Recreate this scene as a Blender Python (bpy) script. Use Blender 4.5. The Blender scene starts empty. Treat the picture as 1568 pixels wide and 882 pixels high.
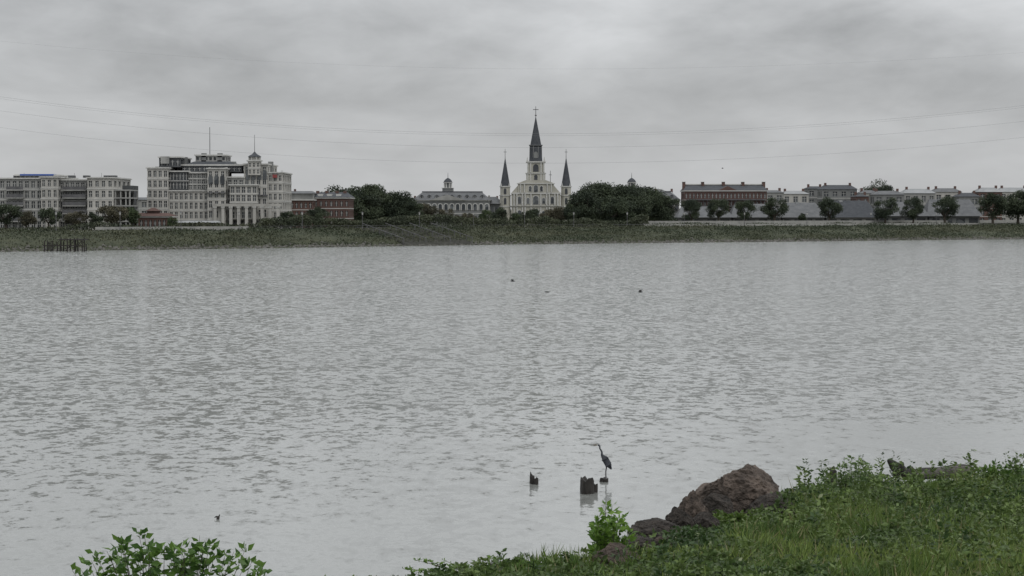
import bpy, math, random
import numpy as np
from mathutils import Vector
random.seed(7)
RNG = np.random.default_rng(11)
F = 3354.0      # survey constant: angular unit -> metres at distance D is D/F
CH = 8.8        # eye height above the river

scene = bpy.context.scene
scene.view_settings.view_transform = 'Standard'
scene.view_settings.look = 'None'
scene.view_settings.exposure = 0

# ------------------------------------------------------------------ materials
def new_mat(name):
    m = bpy.data.materials.new(name); m.use_nodes = True
    nt = m.node_tree
    return m, nt, nt.nodes['Principled BSDF']

def mat_noise(name, c1, c2, scale=0.5, rough=0.8, bump=0.0, streak=1.0, metallic=0, spec=0.3, detail=6):
    m, nt, b = new_mat(name)
    tc = nt.nodes.new('ShaderNodeTexCoord'); mp = nt.nodes.new('ShaderNodeMapping')
    mp.inputs['Scale'].default_value = (1, 1, streak)
    n = nt.nodes.new('ShaderNodeTexNoise'); n.inputs['Scale'].default_value = scale
    n.inputs['Detail'].default_value = detail; n.inputs['Roughness'].default_value = 0.65
    r = nt.nodes.new('ShaderNodeValToRGB')
    r.color_ramp.elements[0].position = 0.32; r.color_ramp.elements[1].position = 0.68
    r.color_ramp.elements[0].color = (*c1, 1); r.color_ramp.elements[1].color = (*c2, 1)
    nt.links.new(tc.outputs['Object'], mp.inputs[0]); nt.links.new(mp.outputs[0], n.inputs['Vector'])
    nt.links.new(n.outputs['Fac'], r.inputs[0]); nt.links.new(r.outputs[0], b.inputs['Base Color'])
    b.inputs['Roughness'].default_value = rough; b.inputs['Metallic'].default_value = metallic
    b.inputs['Specular IOR Level'].default_value = spec
    if bump:
        bp = nt.nodes.new('ShaderNodeBump'); bp.inputs['Strength'].default_value = 1
        bp.inputs['Distance'].default_value = bump
        nt.links.new(n.outputs['Fac'], bp.inputs['Height']); nt.links.new(bp.outputs[0], b.inputs['Normal'])
    return m

def mat_leaf(name, rough=0.5, transl=0.3):
    m, nt, b = new_mat(name)
    a = nt.nodes.new('ShaderNodeAttribute'); a.attribute_name = 'tint'
    nt.links.new(a.outputs['Color'], b.inputs['Base Color'])
    b.inputs['Roughness'].default_value = rough; b.inputs['Specular IOR Level'].default_value = 0.35
    if transl > 0:
        t = nt.nodes.new('ShaderNodeBsdfTranslucent'); mx = nt.nodes.new('ShaderNodeMixShader')
        nt.links.new(a.outputs['Color'], t.inputs['Color']); mx.inputs[0].default_value = transl
        nt.links.new(b.outputs[0], mx.inputs[1]); nt.links.new(t.outputs[0], mx.inputs[2])
        nt.links.new(mx.outputs[0], nt.nodes['Material Output'].inputs['Surface'])
    return m

def mat_glass(name, c1, c2):
    m, nt, b = new_mat(name)
    tc = nt.nodes.new('ShaderNodeTexCoord'); v = nt.nodes.new('ShaderNodeTexVoronoi')
    v.inputs['Scale'].default_value = 0.45
    r = nt.nodes.new('ShaderNodeValToRGB'); s = nt.nodes.new('ShaderNodeSeparateColor')
    r.color_ramp.elements[0].position = 0.3; r.color_ramp.elements[1].position = 0.95
    r.color_ramp.elements[0].color = (*c1, 1); r.color_ramp.elements[1].color = (*c2, 1)
    nt.links.new(tc.outputs['Object'], v.inputs['Vector']); nt.links.new(v.outputs['Color'], s.inputs[0])
    nt.links.new(s.outputs[0], r.inputs[0]); nt.links.new(r.outputs[0], b.inputs['Base Color'])
    b.inputs['Roughness'].default_value = 0.25
    return m

M = {}
M['cream'] = mat_noise('cream_stucco', (0.30,0.295,0.275), (0.46,0.45,0.42), 0.35, streak=0.3)
M['cream2'] = mat_noise('pale_stucco', (0.21,0.212,0.205), (0.33,0.33,0.315), 0.35, streak=0.3)
M['cath'] = mat_noise('cathedral_stucco', (0.31,0.305,0.265), (0.43,0.42,0.37), 0.25, streak=0.3)
M['trim'] = mat_noise('white_trim', (0.40,0.40,0.38), (0.52,0.52,0.50), 0.6)
M['greywall'] = mat_noise('grey_wall', (0.14,0.145,0.145), (0.21,0.215,0.21), 0.4, streak=0.3)
M['darkgrey'] = mat_noise('dark_panel', (0.055,0.058,0.062), (0.09,0.095,0.10), 0.4)
M['slate'] = mat_noise('slate_roof', (0.042,0.047,0.054), (0.07,0.075,0.083), 0.8)  # dark slate tone lifted in the colour to stand in for distance haze
M['roofgrey'] = mat_noise('grey_roof', (0.095,0.10,0.105), (0.145,0.15,0.155), 0.5, streak=2)
M['rooflight'] = mat_noise('light_roof', (0.22,0.23,0.235), (0.31,0.32,0.325), 0.3)
M['brick'] = mat_noise('red_brick', (0.085,0.054,0.046), (0.13,0.080,0.068), 0.8)
M['brick2'] = mat_noise('dark_brick', (0.078,0.050,0.044), (0.115,0.072,0.063), 0.8)
M['redroof'] = mat_noise('rust_roof', (0.085,0.052,0.046), (0.12,0.072,0.062), 0.8)
M['blue'] = mat_noise('blue_tarp', (0.03,0.07,0.25), (0.05,0.11,0.35), 0.8)
M['red'] = mat_noise('red_sign_paint', (0.20,0.05,0.05), (0.28,0.07,0.07), 0.8)
M['glass'] = mat_glass('window_glass', (0.035,0.04,0.045), (0.13,0.14,0.145))  # pane colours lightened, haze painted into the glass instead of a volume
M['metal'] = mat_noise('painted_metal', (0.08,0.08,0.085), (0.13,0.13,0.135), 1.0, rough=0.5)
M['concrete'] = mat_noise('concrete', (0.20,0.20,0.19), (0.32,0.32,0.30), 0.4)
M['dconcrete'] = mat_noise('wet_concrete', (0.058,0.060,0.052), (0.11,0.11,0.098), 0.6)
M['bark'] = mat_noise('bark', (0.045,0.038,0.03), (0.08,0.068,0.055), 2.0, bump=0.05)
M['farleaf'] = mat_leaf('tree_foliage', 0.7, 0.0)
M['leaf'] = mat_leaf('leaf', 0.45, 0.35)
M['grass'] = mat_leaf('grass_blade', 0.55, 0.35)
M['driftwood'] = mat_noise('driftwood', (0.04,0.038,0.034), (0.14,0.13,0.118), 7, bump=0.06, streak=1)
M['darkwood'] = mat_noise('wet_dark_wood', (0.012,0.011,0.01), (0.04,0.036,0.032), 9, rough=0.6, bump=0.04, streak=0.3)
M['rock'] = mat_noise('brown_boulder', (0.030,0.025,0.022), (0.20,0.158,0.130), 2.0, bump=0.30, detail=15)
M['rockdark'] = mat_noise('dark_boulder', (0.018,0.017,0.016), (0.10,0.085,0.073), 2.6, bump=0.25, detail=15)
M['heron'] = mat_noise('heron_plumage', (0.03,0.033,0.04), (0.06,0.065,0.075), 14, rough=0.8)
M['heronneck'] = mat_noise('heron_neck', (0.05,0.05,0.055), (0.09,0.088,0.09), 20, rough=0.8)
M['heronbeak'] = mat_noise('heron_beak', (0.06,0.045,0.025), (0.12,0.09,0.04), 20, rough=0.5)
M['bird'] = mat_noise('gull_plumage', (0.04,0.04,0.04), (0.09,0.09,0.09), 8)
M['cable'] = mat_noise('cable', (0.20,0.205,0.21), (0.26,0.265,0.27), 1, rough=0.6)
M['riprap'] = mat_noise('riprap_stone', (0.06,0.06,0.054), (0.15,0.145,0.13), 0.9)

# ------------------------------------------------------------------ builders
def link(o, parent=None):
    scene.collection.objects.link(o)
    if parent is not None: o.parent = parent
    return o

def empty(name, loc=(0,0,0), rotz=0):
    e = bpy.data.objects.new(name, None); e.location = loc; e.rotation_euler = (0,0,rotz)
    e.empty_display_size = 0.5
    return link(e)

class Geo:
    def __init__(s): s.p = {}
    def _g(s, part, mat): return s.p.setdefault((part, mat), ([], []))
    def box(s, part, mat, x0,x1,y0,y1,z0,z1):
        v,f = s._g(part,mat); b=len(v)
        v += [(x0,y0,z0),(x1,y0,z0),(x1,y1,z0),(x0,y1,z0),(x0,y0,z1),(x1,y0,z1),(x1,y1,z1),(x0,y1,z1)]
        f += [tuple(b+i for i in q) for q in ((0,3,2,1),(4,5,6,7),(0,1,5,4),(1,2,6,5),(2,3,7,6),(3,0,4,7))]
    def frus(s, part, mat, lo, zlo, hi, zhi):
        v,f = s._g(part,mat); b=len(v)
        for (x0,x1,y0,y1),z in ((lo,zlo),(hi,zhi)):
            v += [(x0,y0,z),(x1,y0,z),(x1,y1,z),(x0,y1,z)]
        f += [tuple(b+i for i in q) for q in ((0,3,2,1),(4,5,6,7),(0,1,5,4),(1,2,6,5),(2,3,7,6),(3,0,4,7))]
    def cyl(s, part, mat, cx,cy,r0,r1,z0,z1,n=8,ph=None):
        v,f = s._g(part,mat); b=len(v)
        ph = math.pi/n if ph is None else ph
        for r,z in ((r0,z0),(r1,z1)):
            for i in range(n):
                a = ph+2*math.pi*i/n; v.append((cx+r*math.cos(a), cy+r*math.sin(a), z))
        for i in range(n):
            j=(i+1)%n; f.append((b+i,b+j,b+n+j,b+n+i))
        f.append(tuple(b+n+i for i in range(n))); f.append(tuple(b+n-1-i for i in range(n)))
    def tube(s, part, mat, p0, p1, r0, r1, n=7):
        v,f = s._g(part,mat); b=len(v)
        p0=Vector(p0); p1=Vector(p1); d=(p1-p0).normalized()
        u=d.orthogonal().normalized(); w=d.cross(u)
        for p,r in ((p0,r0),(p1,r1)):
            for i in range(n):
                a=2*math.pi*i/n; q=p+(u*math.cos(a)+w*math.sin(a))*r; v.append(tuple(q))
        for i in range(n):
            j=(i+1)%n; f.append((b+i,b+j,b+n+j,b+n+i))
        f.append(tuple(b+n+i for i in range(n))); f.append(tuple(b+n-1-i for i in range(n)))
    def poly_prism(s, part, mat, pts, y0, y1):
        v,f = s._g(part,mat); b=len(v); n=len(pts)
        v += [(x,y0,z) for x,z in pts]+[(x,y1,z) for x,z in pts]
        f.append(tuple(b+i for i in range(n))); f.append(tuple(b+2*n-1-i for i in range(n)))
        for i in range(n):
            j=(i+1)%n; f.append((b+j,b+i,b+n+i,b+n+j))
    def arch(s, part, mat, cx, z0, w, h, y0, y1, n=8):
        pts=[(cx-w/2,z0),(cx+w/2,z0)]
        for i in range(n+1):
            a=math.pi*i/n; pts.append((cx+w/2*math.cos(a), z0+h-w/2+w/2*math.sin(a)))
        s.poly_prism(part,mat,pts,y0,y1)
    def block(s, x0,x1,y0,y1,z0,z1, floors, bx, by=3, wall='cream', pf=0.45, bf=0.35, cornice=True, mull=True, glass='glass'):
        s.box('windows',glass,x0+.35,x1-.35,y0+.35,y1-.35,z0,z1-.1)
        H=(z1-z0)/floors
        for i in range(floors+1):
            if i==0: a,b_=z0,z0+H*bf*.5
            elif i==floors: a,b_=z1-H*bf*.6,z1
            else: a,b_=z0+i*H-H*bf*.5,z0+i*H+H*bf*.5
            s.box('walls',wall,x0,x1,y0,y1,a,b_)
            if 0<i<floors: s.box('trim','trim',x0-.08,x1+.08,y0-.08,y1+.08,z0+i*H-.12,z0+i*H+.1)
        W=(x1-x0)/bx
        for i in range(bx+1):
            c=x0+i*W; a=max(x0+.03,c-W*pf/2); b_=min(x1-.03,c+W*pf/2)
            for ya,yb in ((y0+.03,y0+.5),(y1-.5,y1-.03)):
                s.box('walls',wall,a,b_,ya,yb,z0+.01,z1-.03)
            if i<bx and mull:
                s.box('frames','trim',c+W/2-.06,c+W/2+.06,y0+.2,y0+.3,z0+.1,z1-.1)
        if mull:
            for i in range(floors):
                s.box('frames','trim',x0+.2,x1-.2,y0+.24,y0+.33,z0+i*H+H*.55-.05,z0+i*H+H*.55+.05)
        W=(y1-y0)/by
        for i in range(by+1):
            c=y0+i*W; a=max(y0+.52,c-W*pf/2); b_=min(y1-.52,c+W*pf/2)
            if b_<=a: continue
            for xa,xb in ((x0+.03,x0+.5),(x1-.5,x1-.03)):
                s.box('walls',wall,xa,xb,a,b_,z0+.01,z1-.03)
        if cornice:
            s.box('trim','trim',x0-.35,x1+.35,y0-.35,y1+.35,z1+.003,z1+.38)
    def done(s, name, loc=(0,0,0), rotz=0, smooth=False):
        e = empty(name, loc, rotz)
        for (part,mat),(v,f) in s.p.items():
            me=bpy.data.meshes.new(part); me.from_pydata(v,[],f); me.update()
            me.materials.append(M[mat])
            if smooth:
                me.polygons.foreach_set('use_smooth',[True]*len(me.polygons))
            o=bpy.data.objects.new(part if part not in bpy.data.objects else name+'_'+part,me); link(o,e)
        return e

class Site:
    """local frame of a building standing at distance D, axis at bearing c"""
    def __init__(s,c,D): s.c=c; s.D=D; s.s=D/F; s.loc=((c-784)*s.s, D, 0)
    def x(s,p): return (p-s.c)*s.s
    def z(s,y): return CH+(329-y)*s.s

def vn(x,y,seed=0):
    ix=np.floor(x); iy=np.floor(y); fx=x-ix; fy=y-iy
    fx=fx*fx*(3-2*fx); fy=fy*fy*(3-2*fy)
    def h(a,b):
        t=np.sin(a*127.1+b*311.7+seed*74.7)*43758.5453; return t-np.floor(t)
    return (h(ix,iy)*(1-fx)+h(ix+1,iy)*fx)*(1-fy)+(h(ix,iy+1)*(1-fx)+h(ix+1,iy+1)*fx)*fy
def fbm(x,y,seed=0,o=4):
    t=0;a=.5;n=0
    for i in range(o): t=t+a*vn(x*2**i,y*2**i,seed+i*3); n+=a; a*=.5
    return t/n

def unit(v): return v/np.maximum(np.linalg.norm(v,axis=1,keepdims=True),1e-9)

def leaf_mesh(name, P, A, L, W, tint, mat, parent=None, curl=0.25, rng=RNG):
    n=len(P); A=unit(A)
    R=unit(rng.normal(size=(n,3))); S=unit(np.cross(A,R)); U=np.cross(S,A)
    L=L[:,None]; W=W[:,None]
    V=np.empty((n,4,3))
    V[:,0]=P; V[:,1]=P+A*L*.45+S*W*.5+U*W*curl; V[:,2]=P+A*L; V[:,3]=P+A*L*.45-S*W*.5+U*W*curl
    me=bpy.data.meshes.new(name)
    me.vertices.add(n*4); me.vertices.foreach_set('co',V.reshape(-1))
    base=(np.arange(n)*4)[:,None]
    idx=(base+np.array([0,1,2,0,2,3])[None,:]).reshape(-1).astype(np.int32)
    me.loops.add(n*6); me.loops.foreach_set('vertex_index',idx)
    me.polygons.add(n*2); me.polygons.foreach_set('loop_start',(np.arange(n*2)*3).astype(np.int32))
    me.update(calc_edges=True)
    ca=me.color_attributes.new('tint','FLOAT_COLOR','POINT')
    C=np.ones((n,4,4)); C[:,:,:3]=np.clip(tint,0,1)[:,None,:]
    ca.data.foreach_set('color',C.reshape(-1))
    me.materials.append(mat)
    o=bpy.data.objects.new(name,me); link(o,parent); return o

def grid_mesh(name, X,Y,Z, mat, smooth=True):
    ny,nx=X.shape
    v=np.stack([X,Y,Z],-1).reshape(-1,3)
    a=(np.arange(ny-1)[:,None]*nx+np.arange(nx-1)[None,:]).reshape(-1)
    f=np.stack([a,a+1,a+nx+1,a+nx],-1)
    me=bpy.data.meshes.new(name); me.from_pydata(v.tolist(),[],f.tolist()); me.update()
    me.materials.append(mat)
    if smooth: me.polygons.foreach_set('use_smooth',[True]*len(me.polygons))
    o=bpy.data.objects.new(name,me); return link(o)

# ------------------------------------------------------------------ terrain
SX=[-2500,-300,-122,-66.3,3.1,89.3,186.5,400,2500]
SY=[-200,395,522,579,656,720,798,930,1900]
def Sy(x): return np.interp(x,SX,SY)
OFF=[-6,0,8,18,27,36]; OZ=[-2,0.1,1.9,3.6,4.5,4.6]
m_bank=mat_noise('bank_grass',(0.030,0.038,0.022),(0.070,0.076,0.046),0.22,rough=0.95,detail=10)
m_ground=mat_noise('city_ground',(0.08,0.085,0.06),(0.13,0.13,0.11),0.05,rough=0.95)
xs=np.arange(-420,560,2.0); offs=np.arange(-6,36.5,1.2)
X,O=np.meshgrid(xs,offs); Y=Sy(X)+O
Z=np.interp(O,OFF,OZ)+(fbm(X*.25,Y*.25,3)-.5)*0.8*np.clip(O/6,0,1)*np.clip((34-O)/5,0,1)
grid_mesh('river_bank',X,Y,Z,m_bank)
xs2=np.array([-2500,-1500,-800]+list(np.arange(-420,561,20.))+[900,1500,2500])
rows=np.array([34,60,200,800,3000,6000.])
X,O=np.meshgrid(xs2,rows); grid_mesh('ground',X,Sy(X)+O,np.full_like(X,4.57),m_ground,False)

def near_crest(x): return np.interp(x,[-60,-6,-.75,1.1,2.3,3.2,5.46,7.23,11.7,40,80],[18,25,30,32,36,39,44,47,50,53,54])
def near_z(x,y):
    c=near_crest(x); pl=5.78-0.065*np.minimum(y,c)
    z=pl-0.55*np.maximum(y-c,0)
    z=z+1.3*np.clip((9-y)/8,0,1)**1.5
    z=z+(fbm(x*.6,y*.6,9)-.5)*0.22*np.clip((y-12)/10,0,1)
    return np.maximum(z,-1.5)
m_soil=mat_noise('bank_soil',(0.025,0.032,0.012),(0.06,0.07,0.028),2.5,rough=0.95,bump=0.05)
xs=np.arange(-60,70,0.4); ys=np.arange(-30,64,0.4); X,Y=np.meshgrid(xs,ys)
grid_mesh('grassy_bank',X,Y,near_z(X,Y),m_soil)

# ------------------------------------------------------------------ water
mw,nt,b=new_mat('river_water')
N=nt.nodes; Lk=nt.links
tc=N.new('ShaderNodeTexCoord')
def mapped(scale,rot=0):
    mp=N.new('ShaderNodeMapping'); mp.inputs['Scale'].default_value=scale; mp.inputs['Rotation'].default_value=(0,0,rot)
    Lk.new(tc.outputs['Object'],mp.inputs[0]); return mp.outputs[0]
def noise(vec,detail,rough=.55):
    n=N.new('ShaderNodeTexNoise'); n.inputs['Scale'].default_value=1; n.inputs['Detail'].default_value=detail
    n.inputs['Roughness'].default_value=rough; Lk.new(vec,n.inputs['Vector']); return n
def vm(op,a,b_):
    v=N.new('ShaderNodeVectorMath'); v.operation=op
    for i,q in enumerate((a,b_)):
        if q is None: continue
        if isinstance(q,tuple): v.inputs[i].default_value=q
        else: Lk.new(q,v.inputs[i])
    return v.outputs[0]
def mth(op,a,b_=None,c=None):
    v=N.new('ShaderNodeMath'); v.operation=op
    for i,q in enumerate((a,b_,c)):
        if q is None: continue
        if isinstance(q,(int,float)): v.inputs[i].default_value=q
        else: Lk.new(q,v.inputs[i])
    return v.outputs[0]
n1=noise(mapped((1.9,1.15,1),0.4),3,.6); n2=noise(mapped((7.0,4.2,1),-0.3),3,.65); n3=noise(mapped((0.35,0.35,1),0.5),4,.65)
s1=vm('MULTIPLY',vm('SUBTRACT',n1.outputs['Color'],(.5,.5,.5)),(1.0,1.55,0))
s2=vm('MULTIPLY',vm('SUBTRACT',n2.outputs['Color'],(.5,.5,.5)),(0.75,0.95,0))
s3=vm('MULTIPLY',vm('SUBTRACT',n3.outputs['Color'],(.5,.5,.5)),(0.20,0.34,0))
ss=vm('ADD',vm('ADD',s1,s2),s3)
big=noise(mapped((0.009,0.026,1),0.25),5,.65)
sep=N.new('ShaderNodeSeparateXYZ'); Lk.new(tc.outputs['Object'],sep.inputs[0])
calm=N.new('ShaderNodeMapRange'); calm.interpolation_type='SMOOTHSTEP'
calm.inputs['From Min'].default_value=52; calm.inputs['From Max'].default_value=150
calm.inputs['To Min'].default_value=0.15; calm.inputs['To Max'].default_value=1.0
edge=mth('ADD',sep.outputs['Y'],mth('MULTIPLY',sep.outputs['X'],-1.1))
wob=mth('ADD',edge,mth('MULTIPLY',mth('SUBTRACT',big.outputs['Fac'],.5),90))
Lk.new(wob,calm.inputs['Value'])
wind=N.new('ShaderNodeMapRange'); wind.inputs['From Min'].default_value=.3; wind.inputs['From Max'].default_value=.7
wind.inputs['To Min'].default_value=.5; wind.inputs['To Max'].default_value=1.2
Lk.new(big.outputs['Fac'],wind.inputs['Value'])
k=mth('MULTIPLY',calm.outputs[0],wind.outputs[0])
sc=N.new('ShaderNodeVectorMath'); sc.operation='SCALE'; Lk.new(ss,sc.inputs[0]); Lk.new(k,sc.inputs['Scale'])
nrm=N.new('ShaderNodeVectorMath'); nrm.operation='NORMALIZE'
Lk.new(vm('ADD',sc.outputs[0],(0,0,1)),nrm.inputs[0]); Lk.new(nrm.outputs[0],b.inputs['Normal'])
b.inputs['Base Color'].default_value=(0.225,0.236,0.224,1); b.inputs['Roughness'].default_value=0.12
b.inputs['IOR'].default_value=1.40
me=bpy.data.meshes.new('river_water')
me.from_pydata([(-2500,-200,0),(2500,-200,0),(2500,2300,0),(-2500,2300,0)],[],[(0,1,2,3)]); me.materials.append(mw)
link(bpy.data.objects.new('river_water',me))

# ------------------------------------------------------------------ far bank dressing
n=120000
px=RNG.uniform(-210,290,n); of=RNG.uniform(1.0,36,n)
den=fbm(px*.10,of*.2,21); keep=den>RNG.uniform(.2,.6,n)
px=px[keep]; of=of[keep]; den=den[keep]; py=Sy(px)+of
pz=np.interp(of,OFF,OZ)+(fbm(px*.25,py*.25,3)-.5)*.8*np.clip(of/6,0,1)*np.clip((34-of)/5,0,1)+RNG.uniform(0,1,len(px))**2*np.clip(den-.38,0.05,1)*3.8
t=fbm(px*.05,of*.15,33)[:,None]; t=np.clip((t-.35)*2.2,0,1)
tint=np.array([.036,.050,.026])*(1-t)+np.array([.090,.094,.056])*t
tint*=RNG.uniform(.8,1.2,(len(px),1))
leaf_mesh('bank_shrubs',np.stack([px,py,pz],1),RNG.normal(size=(len(px),3))+[0,-.2,.6],RNG.uniform(.25,.6,len(px)),RNG.uniform(.2,.45,len(px)),tint,M['farleaf'])
v=[];f=[]
for i in range(3600):
    x=random.uniform(-200,280); o=abs(random.gauss(0,2.0))-.4; y=float(Sy(x))+o; z=float(np.interp(o,OFF,OZ)); r=random.uniform(.2,.65)
    bse=len(v)
    for d in ((1,0,0),(0,1,0),(-1,0,0),(0,-1,0),(0,0,.8),(0,0,-.8)):
        v.append((x+d[0]*r*random.uniform(.6,1.3),y+d[1]*r*random.uniform(.6,1.3),z+d[2]*r*random.uniform(.6,1.2)))
    for a,b2 in ((0,1),(1,2),(2,3),(3,0)): f.append((bse+a,bse+b2,bse+4)); f.append((bse+b2,bse+a,bse+5))
me=bpy.data.meshes.new('riprap'); me.from_pydata(v,[],f); me.materials.append(M['riprap']); link(bpy.data.objects.new('riprap',me))

def ribbon(name, mat, x0,x1, o0,o1, z0,z1, step=4):
    """solid strip that follows the shoreline"""
    v=[];f=[]; xs=np.arange(x0,x1+.1,step)
    for x in xs:
        y=float(Sy(x)); v+= [(x,y+o0,z0),(x,y+o1,z0),(x,y+o1,z1),(x,y+o0,z1)]
    for i in range(len(xs)-1):
        a=4*i
        for q in range(4): f.append((a+q,a+(q+1)%4,a+4+(q+1)%4,a+4+q))
    f.append((0,3,2,1)); e=len(v)-4; f.append((e,e+1,e+2,e+3))
    me=bpy.data.meshes.new(name); me.from_pydata(v,[],f); me.update(); me.materials.append(M[mat]); return link(bpy.data.objects.new(name,me))
ribbon('promenade','concrete',-300,400,37,43,4.3,4.66)
ribbon('low_wall','concrete',-110,-72,44,44.5,4.5,5.6)
ribbon('low_wall','concrete',44,300,44,44.5,4.5,5.7)
ribbon('low_wall','concrete',44,300,68,68.5,4.5,6.7)
g=Geo()
for x in np.arange(-70,44,2.5):
    y=float(Sy(x))+36.6; g.box('posts','metal',x-.05,x+.05,y-.05,y+.05,4.5,5.7)
    y2=float(Sy(x+2.5))+36.6
    for zz in (5.1,5.65): g.tube('rails','metal',(x,y,zz),(x+2.5,y2,zz),.05,.05,4)
g.done('promenade_railing')

# steps at the moonwalk
g=Geo(); nst=14
for i in range(nst):
    g.box('steps','dconcrete',-14,14,i*1.2,nst*1.2+.5,.2+i*.335-.4,.85+i*.3)
for xx in (-14.3,-5,5,14.3):
    for i in range(0,nst,2): g.box('railing','metal',xx-.07,xx+.07,i*1.2+.2,i*1.2+.34,.3+i*.335,2.2+i*.3)
    g.tube('railing','metal',(xx,.2,2.2),(xx,nst*1.2,2.2+nst*.3),.1,.1,5)
xm=-20.; g.done('river_steps',(xm-1,float(Sy(xm))-1,0),math.atan2(656-579,69.4))

# timber pier at left
g=Geo()
for i in range(6):
    for j in range(3):
        h=random.uniform(1.6,3.5); g.cyl('piles','darkwood',i*1.8+random.uniform(-.4,.4),j*3.2,.17,.14,-1,h,7)
g.box('deck','darkwood',3.2,9.4,1.3,6.8,2.7,2.95); g.box('beams','darkwood',-.2,9.3,-.35,-.1,1.3,1.55)
for i in (1,3,4): g.tube('braces','darkwood',(i*1.8,-.1,.3),(i*1.8+1.8,-.1,2.5),.1,.1,5)
g.done('timber_pier',((70-784)/F*528,526,0))

# ------------------------------------------------------------------ buildings
S=Site(90,612); g=Geo(); zb=4.5
g.block(S.x(-90),S.x(62),3,28,zb,S.z(274),5,16,4,'cream2',pf=.42,bf=.34)
g.block(S.x(62),S.x(88),1,28,zb,S.z(272),5,3,4,'cream',pf=.5)
g.block(S.x(86),S.x(134),5,28,zb,S.z(276),5,6,4,'cream2',pf=.4)
g.block(S.x(132),S.x(172),2,30,zb,S.z(273),5,4,4,'cream',pf=.5,bf=.4)
g.block(S.x(15),S.x(80),8,22,S.z(273),S.z(268.5),1,9,3,'greywall',mull=False)
g.box('tarp','blue',S.x(22),S.x(74),7.5,21,S.z(268.2)+.02,S.z(265.8))
for i in range(5):
    z=S.z(340-i*12); g.box('balconies','cream2',S.x(172),S.x(197),3,16,z,z+.35)
    g.box('balconies','cream2',S.x(8),S.x(34),1.6,3,z,z+.3); g.box('balconies','metal',S.x(8),S.x(34),1.6,1.7,z+.35,z+1.2)
    g.box('balconies','cream2',S.x(92),S.x(128),3.4,5,z,z+.3); g.box('balconies','metal',S.x(92),S.x(128),3.4,3.5,z+.35,z+1.2)
for p in (174,182,190,196): 
    for y in (3.2,15.5): g.box('columns','cream2',S.x(p)-.2,S.x(p)+.2,y,y+.4,zb,S.z(291))
for p in (10,48,95,118,150,160): g.box('rooftop_units','darkgrey',S.x(p),S.x(p)+1.6,9,12,S.z(273)+.3,S.z(270)+.4)
for p in (28,106,148): g.cyl('mast','metal',S.x(p),8,.06,.04,S.z(272),S.z(264),5)
g.box('setback','darkgrey',S.x(172),S.x(188),16.5,26,zb,S.z(283))
g.done('white_apartment_building',S.loc)

# brewery
S=Site(330,645); g=Geo()
g.block(S.x(225),S.x(257),1,30,zb,S.z(258),6,4,4,'cream',pf=.42,bf=.36)
g.block(S.x(240),S.x(273),5,26,S.z(258)+.5,S.z(241),1,4,4,'darkgrey',pf=.3,bf=.3)
g.box('penthouse','cream2',S.x(243),S.x(256),4.4,8,S.z(250),S.z(239))
g.block(S.x(257),S.x(318),2.2,30,zb,S.z(293),4,8,4,'cream',pf=.46,bf=.34)
g.block(S.x(256),S.x(286),3.4,30,S.z(293)+.5,S.z(263),2,6,4,'darkgrey',pf=.2,bf=.2)
g.block(S.x(286),S.x(319),4,30,S.z(293)+.5,S.z(265),3,5,4,'cream2',pf=.35,bf=.3)
g.block(S.x(274),S.x(366),7,30,S.z(265)+.4,S.z(253),1,12,4,'darkgrey',pf=.25,bf=.4)
g.frus('roof','slate',(S.x(278),S.x(352),8,28),S.z(253)+.4,(S.x(290),S.x(344),11,25),S.z(246))
g.block(S.x(291),S.x(338),12,24,S.z(246)+.02,S.z(237),1,7,3,'cream2',pf=.4,bf=.4,mull=False)
g.block(S.x(318),S.x(346),0,14,zb,S.z(259),6,3,3,'cream',pf=.5,bf=.36)
g.block(S.x(346),S.x(372),3,30,zb,S.z(272),5,3,4,'cream2',pf=.42,bf=.34)
g.block(S.x(352),S.x(394),0.4,2.9,zb+3,S.z(284),4,5,1,'cream',pf=.36,bf=.28)
g.block(S.x(372),S.x(408),3.05,30,zb,S.z(252),6,4,4,'cream',pf=.44,bf=.34)
g.block(S.x(408),S.x(431),4,30,zb,S.z(265),6,3,5,'cream',pf=.5,bf=.38)
for i,p in enumerate(range(328,431,12)):
    g.box('colonnade','cream',S.x(p),S.x(p)+.9,-1.2,-.3,zb,S.z(318)); g.box('colonnade','trim',S.x(p)-.15,S.x(p)+1.05,-1.35,-.15,S.z(318),S.z(316))
g.box('colonnade','cream',S.x(326),S.x(431),-1.4,-.1,S.z(316)+.01,S.z(312))
# arched heads over the tall windows and small iron balconies
for p in (323,332,341): g.arch('arches','glass',S.x(p),S.z(282),1.3,2.6,-.12,-.02); g.box('balconies','metal',S.x(p)-1,S.x(p)+1,-.8,-.05,S.z(296),S.z(294.5))
for p in (378,387,396,404): g.arch('arches','glass',S.x(p),S.z(275),1.2,2.8,2.93,3.03); g.box('balconies','metal',S.x(p)-.9,S.x(p)+.9,2.3,3.0,S.z(300),S.z(298))
g.block(S.x(379),S.x(398),1.5,4.8,S.z(268),S.z(247),2,3,2,'cream',pf=.5,bf=.4)
cx,cy=S.x(388.5),3.2
g.cyl('cupola','cream',cx,cy,1.5,1.5,S.z(247)+.38,S.z(240),8)
for i in range(8):
    a=math.pi/8+i*math.pi/4; g.cyl('cupola_columns','trim',cx+1.75*math.cos(a),cy+1.75*math.sin(a),.15,.15,S.z(247)+.38,S.z(240),5)
g.cyl('dome','slate',cx,cy,2.1,1.6,S.z(240)+.01,S.z(238),10); g.cyl('dome','slate',cx,cy,1.6,.7,S.z(238),S.z(235.5),10); g.cyl('dome','slate',cx,cy,.7,.15,S.z(235.5),S.z(232),10)
g.cyl('flagpole','metal',cx,cy,.09,.06,S.z(233),S.z(206),6)
g.cyl('flagpole','metal',S.x(312),14,.13,.09,S.z(238),S.z(192),6)
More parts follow.
